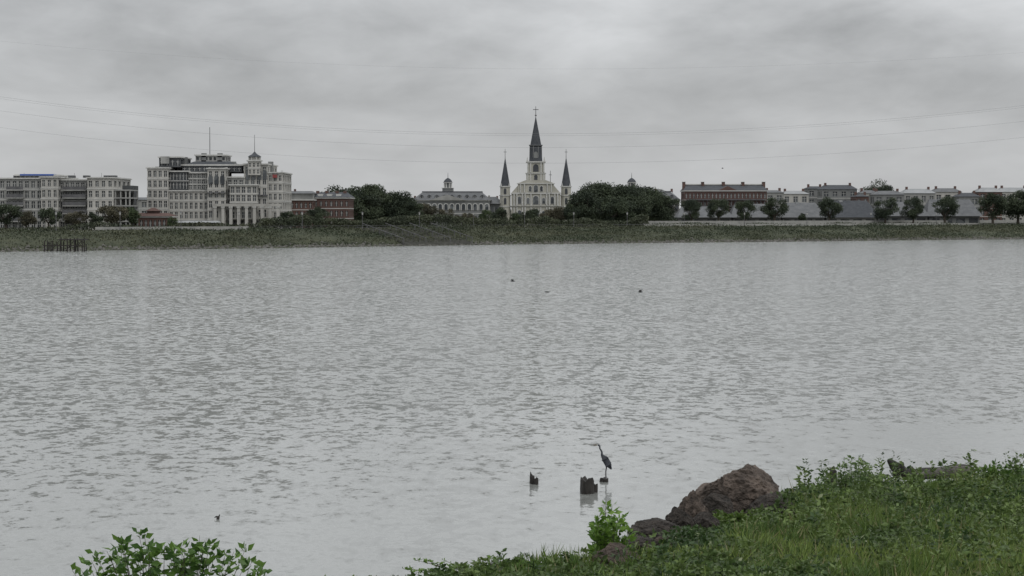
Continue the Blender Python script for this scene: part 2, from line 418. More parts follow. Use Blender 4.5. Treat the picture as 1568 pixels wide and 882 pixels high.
g.box('sign','red',S.x(416),S.x(423),3.2,3.5,S.z(272),S.z(267)); g.box('sign','metal',S.x(416),S.x(416.6),3.5,4,S.z(272),S.z(264)); g.box('sign','metal',S.x(422.4),S.x(423),3.5,4,S.z(272),S.z(264))
for p,h in ((262,250),(270,239),(300,233),(325,233),(346,246),(356,250),(404,246),(228,254)):
    g.box('rooftop_units','greywall',S.x(p),S.x(p)+1.4,12,14,S.z(262),S.z(h))
for p in (226,240,256,319,345,373,407,430): g.box('finials','trim',S.x(p)-.3,S.x(p)+.3,3.3,4.0,S.z(262),S.z(256 if p<350 else 250 if p<409 else 261))
g.done('brewery_building',S.loc)

# pavilion in front of the brewery
S=Site(230,628); g=Geo()
g.block(S.x(199),S.x(262),0,10,4.5,S.z(333),1,9,2,'brick',pf=.4,bf=.35)
g.frus('roof','redroof',(S.x(197),S.x(264),-.6,10.6),S.z(333)+.4,(S.x(206),S.x(254),4,6),S.z(326))
g.box('monitor','brick2',S.x(222),S.x(240),3.5,6.5,S.z(330),S.z(323)); g.frus('roof','redroof',(S.x(220),S.x(242),3,7),S.z(323)+.01,(S.x(229),S.x(233),4.8,5.2),S.z(318))
g.done('brick_pavilion',S.loc)
S=Site(300,628); g=Geo()
for p in range(268,335,9): g.box('posts','trim',S.x(p)-.12,S.x(p)+.12,0,.25,4.5,S.z(341))
g.frus('roof','rooflight',(S.x(264),S.x(336),-1,4),S.z(341)+.01,(S.x(266),S.x(334),0,3),S.z(338)); g.box('back_wall','greywall',S.x(266),S.x(334),3,3.3,4.5,S.z(341))
g.done('market_shelter',S.loc)

S=Site(455,690); g=Geo()
g.block(S.x(430),S.x(479),0,22,zb,S.z(307),3,7,4,'brick',pf=.5,bf=.4)
g.box('upper_floor','cream2',S.x(436),S.x(477),5,20,S.z(307)+.4,S.z(296)); g.frus('roof','roofgrey',(S.x(434),S.x(479),4,21),S.z(296)+.01,(S.x(440),S.x(473),10,14),S.z(292))
g.box('chimney','brick',S.x(446),S.x(449),9,10,S.z(297),S.z(289))
g.done('brick_warehouse',S.loc)
S=Site(500,700); g=Geo()
g.block(S.x(480),S.x(535),0,20,zb,S.z(304),3,7,4,'brick2',pf=.55,bf=.45)
g.frus('roof','slate',(S.x(478),S.x(537),-.5,20.5),S.z(304)+.4,(S.x(486),S.x(528),8,12),S.z(294))
for p in (484,498,514,526): g.box('chimney','brick',S.x(p)-.5,S.x(p)+.5,6,7.5,S.z(302),S.z(292))
for p in (490,504,518): g.box('dormers','trim',S.x(p)-.8,S.x(p)+.8,1.5,5,S.z(302),S.z(297))
g.done('brick_townhouse',S.loc)

def colonial(name,c,x0,x1,D):
    S=Site(c,D); g=Geo()
    a,b_=S.x(x0),S.x(x1)
    g.block(a,b_,0,26,zb,S.z(308),2,13,5,'greywall',pf=.5,bf=.38)
    for i in range(13):
        xx=a+(b_-a)*(i+.5)/13
        g.arch('arch_surrounds','trim',xx,S.z(322),2.0,S.z(311)-S.z(322),-.22,-.02)
        g.arch('arch_glass','glass',xx,S.z(321.5),1.35,S.z(312.2)-S.z(321.5),-.3,-.225)
    g.frus('mansard_roof','roofgrey',(a-.7,b_+.7,-.7,26.7),S.z(308)+.4,(a+3.2,b_-3.2,4,22),S.z(294))
    g.box('roof_ridge','slate',a+3.0,b_-3.0,3.8,22.2,S.z(294)+.01,S.z(292.8))
    for i in range(9):
        xx=a+(b_-a)*(i+1)/10; g.box('dormers','trim',xx-.55,xx+.55,.6,3.6,S.z(305),S.z(300)); g.box('dormer_glass','glass',xx-.4,xx+.4,.5,.597,S.z(304.5),S.z(300.7))
        g.poly_prism('dormer_roofs','slate',[(xx-.75,S.z(300)+.01),(xx+.75,S.z(300)+.01),(xx,S.z(298))],.3,4)
    g.poly_prism('pediment','cream2',[(-7,S.z(308)+.4),(7,S.z(308)+.4),(0,S.z(298))],-1.0,3)
    cy=9
    g.cyl('lantern_base','greywall',0,cy,2.4,2.4,S.z(296),S.z(288),8); g.cyl('lantern_cornice','trim',0,cy,2.7,2.7,S.z(288)+.01,S.z(287.2),8)
    g.cyl('lantern_core','glass',0,cy,1.15,1.15,S.z(287.2),S.z(279.5),8)
    for i in range(8):
        q=math.pi/8+i*math.pi/4; g.cyl('lantern_columns','trim',1.5*math.cos(q),cy+1.5*math.sin(q),.26,.26,S.z(287.2),S.z(279.5),6)
    g.cyl('lantern_cornice','trim',0,cy,2.0,2.0,S.z(279.5)+.01,S.z(278.6),12)
    zz=[278.6,277,275,273.2,272]; rr=[1.75,1.65,1.3,.75,.2]
    for i in range(4): g.cyl('cupola_dome','slate',0,cy,rr[i],rr[i+1],S.z(zz[i]),S.z(zz[i+1]),12)
    g.cyl('finial','metal',0,cy,.13,.06,S.z(272),S.z(264),5)
    g.done(name,S.loc)
colonial('cabildo_building',685,634,750,862)
colonial('presbytere_building',969,926,1040,862)
S=Site(755,870); g=Geo()
g.box('walls','greywall',S.x(744),S.x(770),4,24,zb,S.z(312)); g.frus('roof','roofgrey',(S.x(742),S.x(772),3,25),S.z(312)+.01,(S.x(744),S.x(760),10,18),S.z(301))
for p in (748,754,760): g.box('windows','glass',S.x(p)-.5,S.x(p)+.5,3.9,3.997,S.z(324),S.z(316))
g.box('chimney','cream2',S.x(747),S.x(750),9,10,S.z(306),S.z(299))
g.done('stucco_annex',S.loc)

# cathedral
S=Site(820.5,872); g=Geo(); x=S.x; z=S.z
g.box('nave','cath',x(786),x(855),3,52,zb,z(300)); g.poly_prism('nave_roof','slate',[(x(784),z(300)+.01),(x(857),z(300)+.01),(x(820.5),z(283))],3.5,52)
g.box('facade','cath',x(783),x(858),0,3,zb,z(297)); g.box('cornice','trim',x(782.5),x(858.5),-.4,3.2,z(297)+.01,z(295))
g.box('facade','cath',x(782),x(859),-.15,2.9,z(317.2),z(315.8)+.01); g.box('cornice','trim',x(781.5),x(859.5),-.5,2.8,z(315.8)+.02,z(315))
g.box('facade_upper','cath',x(793),x(848),-.3,2.95,z(295)+.01,z(281)); 
g.poly_prism('pediment','cath',[(x(792),z(281)+.01),(x(849),z(281)+.01),(x(836),z(276)),(x(805),z(276))],-.4,2.9)
g.box('cornice','trim',x(791.5),x(849.5),-.7,3,z(281.8),z(280.4))
g.poly_prism('scroll','cath',[(x(783.5),z(295)+.01),(x(793),z(295)+.01),(x(793),z(284))],0.1,2.5)
g.poly_prism('scroll','cath',[(x(848),z(295)+.01),(x(857.5),z(295)+.01),(x(848),z(284))],0.1,2.5)
for zl,zh in ((340,317.4),(314.8,297.2)):
    for p in (787,791.5,800,804,813,828,837,841,849.5,854): g.cyl('columns','trim',x(p),-.35,.33,.28,z(zl),z(zh),8)
for p in (797,803,838,844): g.cyl('columns','trim',x(p),-.5,.25,.25,z(295),z(282),6)
for p,w,a,b2 in ((820.5,2.6,337,320),(808.5,1.4,335,323),(832.5,1.4,335,323),(795.5,1.5,336,322),(845.5,1.5,336,322),(820.5,2.2,313,300),(808.5,1.1,312,303),(832.5,1.1,312,303),(795.5,1.2,312,301),(845.5,1.2,312,301),(812,1,293,285),(829,1,293,285),(820.5,1.6,294,283.5)):
    yf=-.3 if a<296 else 0
    g.arch('window_surrounds','trim',x(p),z(a+.6),w+.5,z(b2-.8)-z(a+.6),yf-.16,yf-.01); g.arch('windows','glass',x(p),z(a),w,z(b2)-z(a),yf-.22,yf-.165)
def sq(part,mat,r,z0,z1,cy=4.2): g.box(part,mat,-r,r,cy-r,cy+r,z0,z1)
sq('tower','cath',x(835),z(295),z(266)); sq('tower_cornice','trim',x(836.2),z(266)+.01,z(264.6)); sq('tower_cornice','trim',x(835.8),z(277),z(276))
sq('tower','cath',x(833.6),z(264.6)+.01,z(249)); sq('tower_cornice','trim',x(835.6),z(249)+.01,z(247))
for p in (808.2,812.5,828.5,832.8): g.box('pilasters','trim',x(p)-.25,x(p)+.25,4.2-x(835)-.05,4.2,z(264),z(249.5)) ; g.box('pilasters','trim',x(p)-.25,x(p)+.25,4.2-x(835)-.2,4.2,z(276),z(266.4))
yf=4.2-x(833.6); g.arch('belfry_louvres','slate',0,z(263),2.2,z(251.5)-z(263),yf-.1,yf-.01)
yf=4.2-x(835)
g.arch('belfry_louvres','slate',0,z(275.5),1.3,z(267.5)-z(275.5),yf-.1,yf-.01)
for p in (807.5,833.5):
    for yy in (4.2-x(834),4.2+x(834)): g.cyl('pinnacles','trim',x(p),yy,.4,.03,z(247)+.01,z(240),6)
g.cyl('belfry','slate',0,4.2,x(831.5),x(829.8),z(247)+.01,z(223),8); g.cyl('belfry_cornice','roofgrey',0,4.2,x(831.8),x(831.8),z(223)+.01,z(221.5),8)
for i in range(8):
    q=-math.pi/2+i*math.pi/4; r=x(830.7); 
    g.tube('belfry_ribs','greywall',(r*math.cos(q+.39),4.2+r*math.sin(q+.39),z(247)),(.95*r*math.cos(q+.39),4.2+.95*r*math.sin(q+.39),z(222)),.14,.14,5)
g.arch('belfry_openings','greywall',0,z(242),1.6,z(232)-z(242),4.2-x(830.7),4.2-x(829.2)); 
g.cyl('spire','slate',0,4.2,x(829.5),x(821.0),z(221.5)+.01,z(179),8)
g.cyl('cross','metal',0,4.2,.16,.12,z(180),z(162.5),6); g.box('cross','metal',-1.1,1.1,4.08,4.32,z(168),z(167)); g.cyl('cross','metal',0,4.2,.45,.45,z(177),z(175.6),8)
for c in (773.5,867):
    cx=x(c); cy=2.5
    g.cyl('side_tower','cath',cx,cy,x(829.6),x(829.4),zb,z(300),8); g.cyl('side_tower_cornice','trim',cx,cy,x(830.4),x(830.4),z(300)+.01,z(298.6),8)
    g.cyl('side_tower','cath',cx,cy,x(828.8),x(828.6),z(298.6)+.01,z(286.5),8); g.cyl('side_tower_cornice','trim',cx,cy,x(829.9),x(829.9),z(286.5)+.01,z(284.8),8)
    g.cyl('side_tower_cornice','trim',cx,cy,x(830.2),x(830.2),z(317),z(315.6),8)
    r=x(828.8)*.93
    for a,b2 in ((333,321),(313,303),(297,288.5)): g.arch('side_windows','slate',cx,z(a),1.0,z(b2)-z(a),cy-r-.25,cy-r+.3)
    g.cyl('side_spire','slate',cx,cy,x(828.4),x(820.9),z(284.8)+.01,z(242),8); g.cyl('side_finial','metal',cx,cy,.13,.08,z(243),z(228),5); g.box('side_finial','metal',cx-.6,cx+.6,cy-.08,cy+.08,z(233),z(232.3))
    for i in range(4):
        q=math.pi/4+i*math.pi/2; g.cyl('pinnacles','trim',cx+2.1*math.cos(q),cy+2.1*math.sin(q),.25,.03,z(284.8),z(280),5)
g.cyl('rear_cross','metal',x(843),4,.12,.1,z(281),z(261),5); g.box('rear_cross','metal',x(840.8),x(845.2),3.9,4.1,z(268),z(267.2))
g.done('cathedral',S.loc)

# brick apartment row (right)
S=Site(1110,850); g=Geo(); x=S.x; z=S.z
g.block(x(1048),x(1174),0,18,zb,z(293),4,22,4,'brick2',pf=.5,bf=.42)
g.frus('roof','slate',(x(1047),x(1175),-.4,18.4),z(293)+.4,(x(1052),x(1170),7,11),z(283))
for p in (1049,1078,1110,1140,1172): g.box('chimneys','brick',x(p)-.5,x(p)+.5,5.5,9,z(292),z(278.5)); g.box('chimney_caps','trim',x(p)-.65,x(p)+.65,5.3,9.2,z(278.5)+.01,z(278))
g.box('parapet','trim',x(1050),x(1172),6.5,11.5,z(283)+.01,z(281.4))
g.poly_prism('gable','brick',[(x(1100),z(293)+.4),(x(1128),z(293)+.4),(x(1114),z(285))],-.3,4)
g.box('gallery','metal',x(1050),x(1172),-1.6,-.2,z(306),z(305)); g.box('gallery','metal',x(1050),x(1172),-1.6,-.2,z(316),z(315))
for i in range(20): g.box('gallery_posts','metal',x(1051)+i*1.58,x(1051)+i*1.58+.12,-1.6,-1.48,zb,z(306))
g.done('brick_apartment_row',S.loc)

def shed(name,x0,x1,ye,yr,D,wall='greywall',roof='roofgrey'):
    S=Site((x0+x1)/2,D); g=Geo(); a,b_=S.x(x0),S.x(x1)
    g.block(a,b_,0,16,4.5,S.z(ye),1,max(4,int((b_-a)/4)),3,wall,pf=.3,bf=.35,cornice=False,mull=False)
    g.frus('roof',roof,(a-1,b_+1,-1.2,17.2),S.z(ye)+.01,(a+1.5,b_-2.5,7.5,8.5),S.z(yr))
    n=int((b_-a)/9)
    for i in range(n):
        xx=a+6+i*9; 
        if xx<b_-8: g.box('skylights','rooflight',xx,xx+1.2,6.6,9.4,S.z(yr)-.6,S.z(yr)+.2)
    g.done(name,S.loc)
shed('market_hall',1040,1120,333,316,828)
shed('market_hall',1122,1196,333,312,832)
shed('market_hall',1198,1262,333,310,838,'greywall','roofgrey')
shed('market_hall',1265,1342,333,307,840,'cream2','slate')
shed('market_hall',1344,1420,331,309,846)
shed('market_hall',1422,1500,331,305,852,'greywall','roofgrey')
def house(name,x0,x1,yt,D,wall,roof,fl=2,hip=4,chim=True):
    S=Site((x0+x1)/2,D); g=Geo(); a,b_=S.x(x0),S.x(x1); H=S.z(yt)
    bays=max(2,int((b_-a)/3.2))
    hh=hip*S.s
    g.block(a,b_,0,14,4.5,H-hh,fl,bays,3,wall,pf=.5,bf=.42,cornice=False)
    g.frus('roof',roof,(a-.4,b_+.4,-.4,14.4),H-hh+.01,(a+2,b_-2,6,8),H)
    if chim:
        for q in (.15,.85): xx=a+(b_-a)*q; g.box('chimney','brick',xx-.45,xx+.45,5,6.2,H-hh,H+.9)
    g.done(name,S.loc)
for a in [('row_house',1172,1200,291,900,'cream2','roofgrey',3,4),('row_house',1198,1238,292,930,'cream','rooflight',3,5),
  ('row_house',1236,1262,285,960,'greywall','slate',4,4),('row_house',1258,1312,283,940,'greywall','slate',4,7),
  ('row_house',1318,1345,291,930,'cream','roofgrey',3,5),('row_house',1338,1384,292,920,'greywall','roofgrey',3,6),
  ('row_house',1384,1432,289,940,'cream2','rooflight',3,7),('row_house',1430,1472,288,960,'cream','roofgrey',3,6),('row_house',1468,1500,295,930,'greywall','slate',3,6),
  ('row_house',1498,1534,287,960,'brick','rooflight',4,7),('row_house',1530,1580,287,980,'cream','rooflight',4,7),('row_house',1580,1660,290,980,'greywall','slate',3,4),
  ('row_house',1000,1035,292,960,'cream2','rooflight',3,9),('row_house',740,765,303,1000,'cream2','roofgrey',3,4),
  ('row_house',200,228,302,760,'cream2','roofgrey',3,4),('row_house',-200,-60,300,700,'cream2','roofgrey',4,4),
  ('row_house',1310,1330,297,900,'brick2','slate',3,4),('row_house',605,640,303,950,'cream2','roofgrey',3,4)]:
    house(*a)

# ------------------------------------------------------------------ trees
def tree(name, cpx, top, wpx, D, hue=0, seed=0, base=0.25, zb=4.5, dens=1.0, big=False):
    rng=np.random.default_rng(seed+100)
    s=D/F; x0=(cpx-784)*s; ztop=CH+(329-top)*s; H=ztop-zb; R=wpx*s/2
    e=empty(name,(x0,D,zb)); g=Geo()
    tr=max(.18,R*.07); p=Vector((0,0,-.3)); q=Vector((rng.uniform(-.3,.3),0,H*.3))
    g.tube('trunk','bark',p,q,tr*1.3,tr,8)
    for i in range(6):
        a=i*1.05+rng.uniform(-.3,.3); m_=q+Vector((math.cos(a)*R*.35,math.sin(a)*R*.35,H*.2)); t_=m_+Vector((math.cos(a)*R*.35,math.sin(a)*R*.35,H*rng.uniform(.1,.25)))
        g.tube('limbs','bark',q,m_,tr*.6,tr*.35,6); g.tube('limbs','bark',m_,t_,tr*.35,tr*.12,5)
    for (part,mat),(v,f) in g.p.items():
        me=bpy.data.meshes.new(part); me.from_pydata(v,[],f); me.materials.append(M[mat]); o=bpy.data.objects.new(name+'_'+part,me); link(o,e)
    K=int(max(22,min(90,R*R*.7)))
    d=unit(rng.normal(size=(K,3))); rad=rng.uniform(.25,1.0,K)**.5
    ch=H*(1-base)/2
    C=d*rad[:,None]*np.array([R*.84,R*.84,ch*.84])
    if big: C[:,2]=np.sign(C[:,2])*np.abs(C[:,2]/ch)**.8*ch
    C[:,2]+=H*base+ch
    cr=rng.uniform(.2,.38,K)*min(R,ch)*1.1
    lsz=np.clip(R*.07,.26,.5)
    P=[];A=[];T=[]
    g1=np.array([.026,.038,.024]); g2=np.array([.058,.076,.041])  # foliage greens raised a little, haze is put into the tint
    if hue==1: g1=np.array([.05,.050,.033]); g2=np.array([.10,.092,.058])
    if hue==2: g1=np.array([.036,.054,.027]); g2=np.array([.072,.10,.042])
    for i in range(K):
        m=int(dens*min(420,40+cr[i]**2*4*3.14/(lsz*lsz*.35)*.5))
        dd=unit(rng.normal(size=(m,3))); rr=rng.uniform(.4,1.12,m)[:,None]
        P.append(C[i]+dd*rr*cr[i]*np.array([1.15,1.15,.8])); A.append(dd*.5+rng.normal(size=(m,3))*.6)
        t=rng.uniform(0,1); T.append((g1*(1-t)+g2*t)[None,:]*rng.uniform(.8,1.2,(m,1)))
    P=np.concatenate(P);A=np.concatenate(A);T=np.concatenate(T); n=len(P)
    leaf_mesh(name+'_crown',P,A,rng.uniform(.8,1.5,n)*lsz,rng.uniform(.6,1.0,n)*lsz,T,M['farleaf'],e,rng=rng)
TR=[('oak_tree',516,287,64,742,0),('oak_tree',552,281,84,735,0),('oak_tree',584,284,78,748,0),('oak_tree',610,294,64,742,0),('oak_tree',630,303,38,738,0),('oak_tree',538,300,70,725,0),
 ('oak_tree',893,289,62,765,0),('oak_tree',922,281,86,775,0),('oak_tree',955,280,82,770,0),('oak_tree',990,286,78,785,0),('oak_tree',1018,297,52,780,0),('oak_tree',940,302,80,752,0),
 ('street_tree',10,308,56,580,0),('street_tree',76,316,42,585,0),('street_tree',172,312,48,600,1),('street_tree',40,322,34,600,1),('street_tree',118,322,40,600,1),('street_tree',145,326,30,598,0),
 ('street_tree',200,318,30,610,2),('street_tree',655,307,40,760,1),('street_tree',638,318,32,750,0),('street_tree',686,320,38,765,1),('street_tree',718,324,38,770,1),('street_tree',745,320,32,770,2),
 ('street_tree',768,317,34,760,0),('street_tree',790,326,24,770,2),('street_tree',811,317,32,750,0),('street_tree',838,320,34,765,1),('street_tree',858,317,36,760,1),('street_tree',874,312,30,758,0),
 ('street_tree',442,322,34,650,0),('street_tree',488,316,38,660,0),('street_tree',263,332,16,622,2),('street_tree',468,326,30,655,1),
 ('street_tree',1058,305,37,812,0),('street_tree',1100,304,37,815,0),('street_tree',1142,303,37,815,0),('street_tree',1185,302,44,818,0),('street_tree',1228,325,12,818,0),
 ('street_tree',1270,302,40,822,0),('street_tree',1355,300,42,826,0),('street_tree',1398,303,39,828,0),('street_tree',1447,300,45,830,0),
 ('street_tree',1520,293,50,835,0),('street_tree',1558,290,56,840,0),('street_tree',1600,295,50,840,0),('street_tree',-30,305,50,590,0),
 ('oak_tree',1350,279,56,1010,0),('oak_tree',1325,285,40,1010,0),('oak_tree',1495,293,36,1000,0),('oak_tree',1010,288,40,1000,0)]
for i,t in enumerate(TR):
    small = t[0]=='street_tree'
    tree(t[0],t[1],t[2],t[3],t[4],t[5],seed=i,base=.22 if small else .03,big=not small)

def mass(name,x0,x1,oy,zlo,zhi,n,size,seed,g1,g2,fixedD=None):
    rng=np.random.default_rng(seed)
    X=rng.uniform(x0,x1,n); Yo=rng.uniform(0,6,n)
    top=zlo+(zhi-zlo)*(.15+1.1*fbm(X*.09,X*0+seed,seed,4)); 
    Yb=(Sy(X)+oy) if fixedD is None else fixedD
    Z=zlo+(top-zlo)*rng.uniform(0,1,n)**.7
    t=vn(X*.3,Z*.5,seed+2)[:,None]; T=(np.array(g1)*(1-t)+np.array(g2)*t)*rng.uniform(.75,1.25,(n,1))
    leaf_mesh(name,np.stack([X,Yb+Yo,Z],1),rng.normal(size=(n,3)),rng.uniform(.7,1.4,n)*size,rng.uniform(.6,1,n)*size,T,M['farleaf'],rng=rng)
mass('hedge_row',-72,46,50,4.5,9.0,22000,.5,5,(.034,.045,.026),(.07,.08,.045))
mass('hedge_row',-150,-70,52,4.5,6.8,5000,.5,6,(.034,.045,.026),(.07,.075,.045))
mass('hedge_row',40,260,62,4.5,6.0,9000,.5,8,(.034,.048,.026),(.065,.08,.045))
mass('distant_trees',-700,900,0,4.5,17,26000,2.0,7,(.06,.07,.06),(.09,.10,.085),fixedD=1250)  # paler leaf tints carry painted distance haze

def lamp(x):
    g=Geo(); g.cyl('base','metal',0,0,.22,.16,0,.6,8); g.cyl('post','metal',0,0,.09,.07,.6,4.2,8)
    g.cyl('lantern','trim',0,0,.16,.28,4.25,4.8,6); g.cyl('cap','metal',0,0,.34,.04,4.81,5.15,6); g.box('arm','metal',-.35,.35,-.03,.03,4.12,4.2)
    g.done('street_lamp',(x,float(Sy(x))+41,4.6))
for x_ in (-118,-104,-90,-76,-60,-44,-28,-12,4,20,38,58,80,104,130,158): lamp(x_)

# ------------------------------------------------------------------ overhead cables
def cable(yl,ym,yr,D,r):
    s=D/F; pts=[]
    xl,xr=-160*D/520,160*D/520
    for i in range(49):
        xx=xl+(xr-xl)*i/48; p=784+xx/s; u=(p-800)/800
        side=(yl-ym) if u<0 else (yr-ym)
        pts.append((xx,D+xx*.1,CH+(329-(ym+side*u*u))*s))
    cu=bpy.data.curves.new('power_line','CURVE'); cu.dimensions='3D'; cu.bevel_depth=r; cu.bevel_resolution=1
    sp=cu.splines.new('POLY'); sp.points.add(len(pts)-1)
    for i,p in enumerate(pts): sp.points[i].co=(*p,1)
    cu.materials.append(M['cable']); link(bpy.data.objects.new('power_line',cu))
for yl,ym,yr,r in ((150,205,156,.019),(153,208,159,.015),(171,226,181,.018),(196,250,206,.018),(68,106,74,.009)):
    cable(yl,ym,yr,480,r)

# ------------------------------------------------------------------ stumps, driftwood, heron, birds
def ragged(name,px,wy,wpx,hpx,seed,spikes=0,extra=None):
    rng=random.Random(seed); D=CH*F/(wy-329); s=D/F; x0=(px-784)*s; r=wpx*s/2; h=hpx*s
    v=[];f=[];n=14
    for k in range(6):
        t=k/5
        for i in range(n):
            a=2*math.pi*i/n; rr=r*(1.05-.12*t)*(1+.12*math.sin(3*a+seed)+rng.uniform(-.06,.06))
            zt=-.4+(h+.4)*t
            if k==5: zt+= rng.uniform(-.22,.1)*h + (spikes*h*.6*math.cos(a-2.3) if spikes else 0)
            v.append((rr*math.cos(a),rr*math.sin(a),zt))
    for k in range(5):
        for i in range(n): j=(i+1)%n; f.append((k*n+i,k*n+j,(k+1)*n+j,(k+1)*n+i))
    v.append((0,0,h*.75)); c=len(v)-1
    for i in range(n): f.append((5*n+i,5*n+(i+1)%n,c))
    me=bpy.data.meshes.new(name); me.from_pydata(v,[],f); me.materials.append(M['darkwood'])
    o=bpy.data.objects.new(name,me); o.location=(x0,D,0); return link(o),D
ragged('wooden_piling',899,757,22,24,1)
ragged('wooden_piling',911,755,9,13,2)
ragged('wooden_piling',815,742,8,14,3,.4)
ragged('wooden_piling',821,743,8,10,4,-.3)
_,HD=ragged('wooden_piling',926,739,14,5.5,5)

def skin_obj(name,pts,edges,radii,mat,parent=None,root=0,sub=2,loc=(0,0,0)):
    me=bpy.data.meshes.new(name); me.from_pydata(pts,edges,[]); o=bpy.data.objects.new(name,me); link(o,parent); o.location=loc
    md=o.modifiers.new('skin','SKIN'); 
    for i,r in enumerate(radii):
        rr=r if isinstance(r,tuple) else (r,r); me.skin_vertices[0].data[i].radius=rr
        me.skin_vertices[0].data[i].use_root=(i==root)
    md.use_smooth_shade=True
    if sub: ms=o.modifiers.new('sub','SUBSURF'); ms.levels=sub; ms.render_levels=sub
    me.materials.append(mat); return o
hx=(926-784)*HD/F
he=empty('great_blue_heron',(hx+.02,HD,.14))
body=[(.05,0,.52),(.0,0,.62),(-.07,0,.70),(-.115,0,.76),(-.10,0,.83),(-.13,0,.90),(-.175,0,.96),(-.17,0,1.03),(-.205,0,1.075),(-.25,0,1.075),
      (.11,0,.43),(.17,0,.34),(.21,0,.27)]
edges=[(0,1),(1,2),(2,3),(3,4),(4,5),(5,6),(6,7),(7,8),(8,9),(0,10),(10,11),(11,12)]
rad=[.115,.105,.07,.040,.033,.030,.027,.027,.036,.028,.10,.06,.02]
skin_obj('body',body,edges,rad,M['heron'],he)
for i,dy in enumerate((-.04,.045)):
    dx=.02*i
    skin_obj('leg_%d'%(i+1),[(.05+dx,dy,.50),(.045+dx,dy,.38),(.015+dx,dy,.20),(.02+dx,dy,.01)],[(0,1),(1,2),(2,3)],[.035,.018,.013,.012],M['heronneck'],he,sub=1)
    skin_obj('foot_%d'%(i+1),[(.02+dx,dy,.012),(-.06+dx,dy-.02,.004),(-.05+dx,dy+.03,.004),(.07+dx,dy,.004)],[(0,1),(0,2),(0,3)],[.01,.006,.006,.006],M['heronneck'],he,sub=1)
g=Geo(); g.tube('beak','heronbeak',(-.265,0,1.073),(-.43,0,1.078),.022,.003,8)
g.tube('plume','heron',(-.20,0,1.09),(-.10,0,1.05),.008,.001,5)
g.tube('eye','heronbeak',(-.245,-.03,1.085),(-.245,.03,1.085),.006,.006,8)
for i in range(5): g.tube('breast_plumes','heronneck',(-.09+.01*i,-.02+.01*i,.72),(-.10+.02*i,-.02+.01*i,.56),.008,.001,5)
for (part,mat),(v,f) in g.p.items():
    me=bpy.data.meshes.new(part); me.from_pydata(v,[],f); me.materials.append(M[mat]); link(bpy.data.objects.new(part,me),he)
n=200; rng=np.random.default_rng(3); sd=np.where(rng.uniform(size=n)<.5,-1,1); u=rng.uniform(0,1,n)
P=np.stack([-.02+.16*u+rng.normal(size=n)*.025, sd*(.098-.04*u), .66-.24*u+rng.normal(size=n)*.04],1)
A=np.stack([np.full(n,.55),sd*-.15,np.full(n,-.8)],1)+rng.normal(size=(n,3))*.06
leaf_mesh('wing_feathers',P,A,rng.uniform(.09,.17,n),rng.uniform(.025,.04,n),np.array([[.035,.04,.05]])*rng.uniform(.6,1.5,(n,1)),M['farleaf'],he,rng=rng)

D=CH*F/(797-329); xs_=(331-784)*D/F
skin_obj('driftwood_stick',[(0,0,-.15),(.02,0,.03),(-.02,0,.09),(-.09,0,.05),(.07,0,.15)],[(0,1),(1,2),(2,3),(1,4)],[.05,.04,.03,.012,.012],M['darkwood'],loc=(xs_,D,0),sub=1)

def gull(px,py,D,flap):
    s=D/F; e=empty('flying_gull',((px-784)*s,D,CH+(329-py)*s),random.uniform(-.5,.5))
    skin_obj('body',[(-.2,0,.02),(-.1,0,0),(.08,0,0),(.24,0,.01)],[(0,1),(1,2),(2,3)],[.03,.06,.055,.015],M['bird'],e,sub=1)
    for sgn in (-1,1):
        v=[(-.09,0,.02),(.08,0,.02),(-.12,sgn*.25,.02+flap*.6),(.06,sgn*.25,.02+flap*.6),(.05,sgn*.55,.02+flap*.4),(.10,sgn*.56,.02+flap*.4)]
        me=bpy.data.meshes.new('wing'); me.from_pydata(v,[],[(0,1,3,2),(2,3,5,4)]); me.materials.append(M['bird']); link(bpy.data.objects.new('wing',me),e)
gull(785,430.5,190,.25); gull(838,447,180,-.1); gull(981,447,185,.3); gull(1106,258,420,.2)

# ------------------------------------------------------------------ foreground rocks and log
def boulder(px,py,wpx,hpx,D,seed,mat='rock',rot=0):
    from mathutils import noise as mn
    import bmesh
    s=D/F; bm=bmesh.new(); bmesh.ops.create_icosphere(bm,subdivisions=6,radius=1)
    off=Vector((seed*7.1,seed*3.3,seed*1.7)); rg=random.Random(seed)
    planes=[]
    for i in range(12):
        ax=Vector((rg.uniform(-1,1),rg.uniform(-1,.3),rg.uniform(-.2,.9))).normalized(); planes.append((ax,rg.uniform(.64,.88)))
    for v in bm.verts:
        p=v.co.copy(); d=mn.noise(p*.9+off)*.30
        c=p*(1+d)
        for ax,lim in planes:
            t=c.dot(ax)-lim
            if t>0: c-=ax*t*.95
        r_=1-abs(mn.noise(p*2.3+off))*2
        c*=1+mn.noise(p*3+off)*.09+r_*.05+mn.noise(p*7+off)*.07+mn.noise(p*17+off)*.035+mn.noise(p*36+off)*.018
        v.co=c
    me=bpy.data.meshes.new('boulder'); bm.to_mesh(me); bm.free(); me.materials.append(M[mat])
    o=bpy.data.objects.new('boulder',me); o.location=((px-784)*s,D,CH+(329-py)*s); o.scale=(wpx*s/2,wpx*s/2*.9,hpx*s/2); o.rotation_euler=(0,rot,0)
    return link(o)
boulder(1138,764,144,116,41,1,rot=.12)
boulder(1100,782,64,60,40.0,2,'rockdark')
boulder(1062,788,44,66,38.6,3)
boulder(1040,802,46,44,37.6,7,'rockdark')
boulder(1012,815,90,36,36.4,4,'rockdark')
boulder(1080,806,50,40,37.8,9,'rockdark')
boulder(984,838,64,32,33.8,8,'rockdark')
boulder(1020,838,50,34,34.6,10)
boulder(946,866,92,60,31.0,5)
boulder(1186,782,80,60,40,6,'rockdark')
D=49; s=D/F
def q(px,py,dy=0): return ((px-784)*s,D+dy,CH+(329-py)*s)
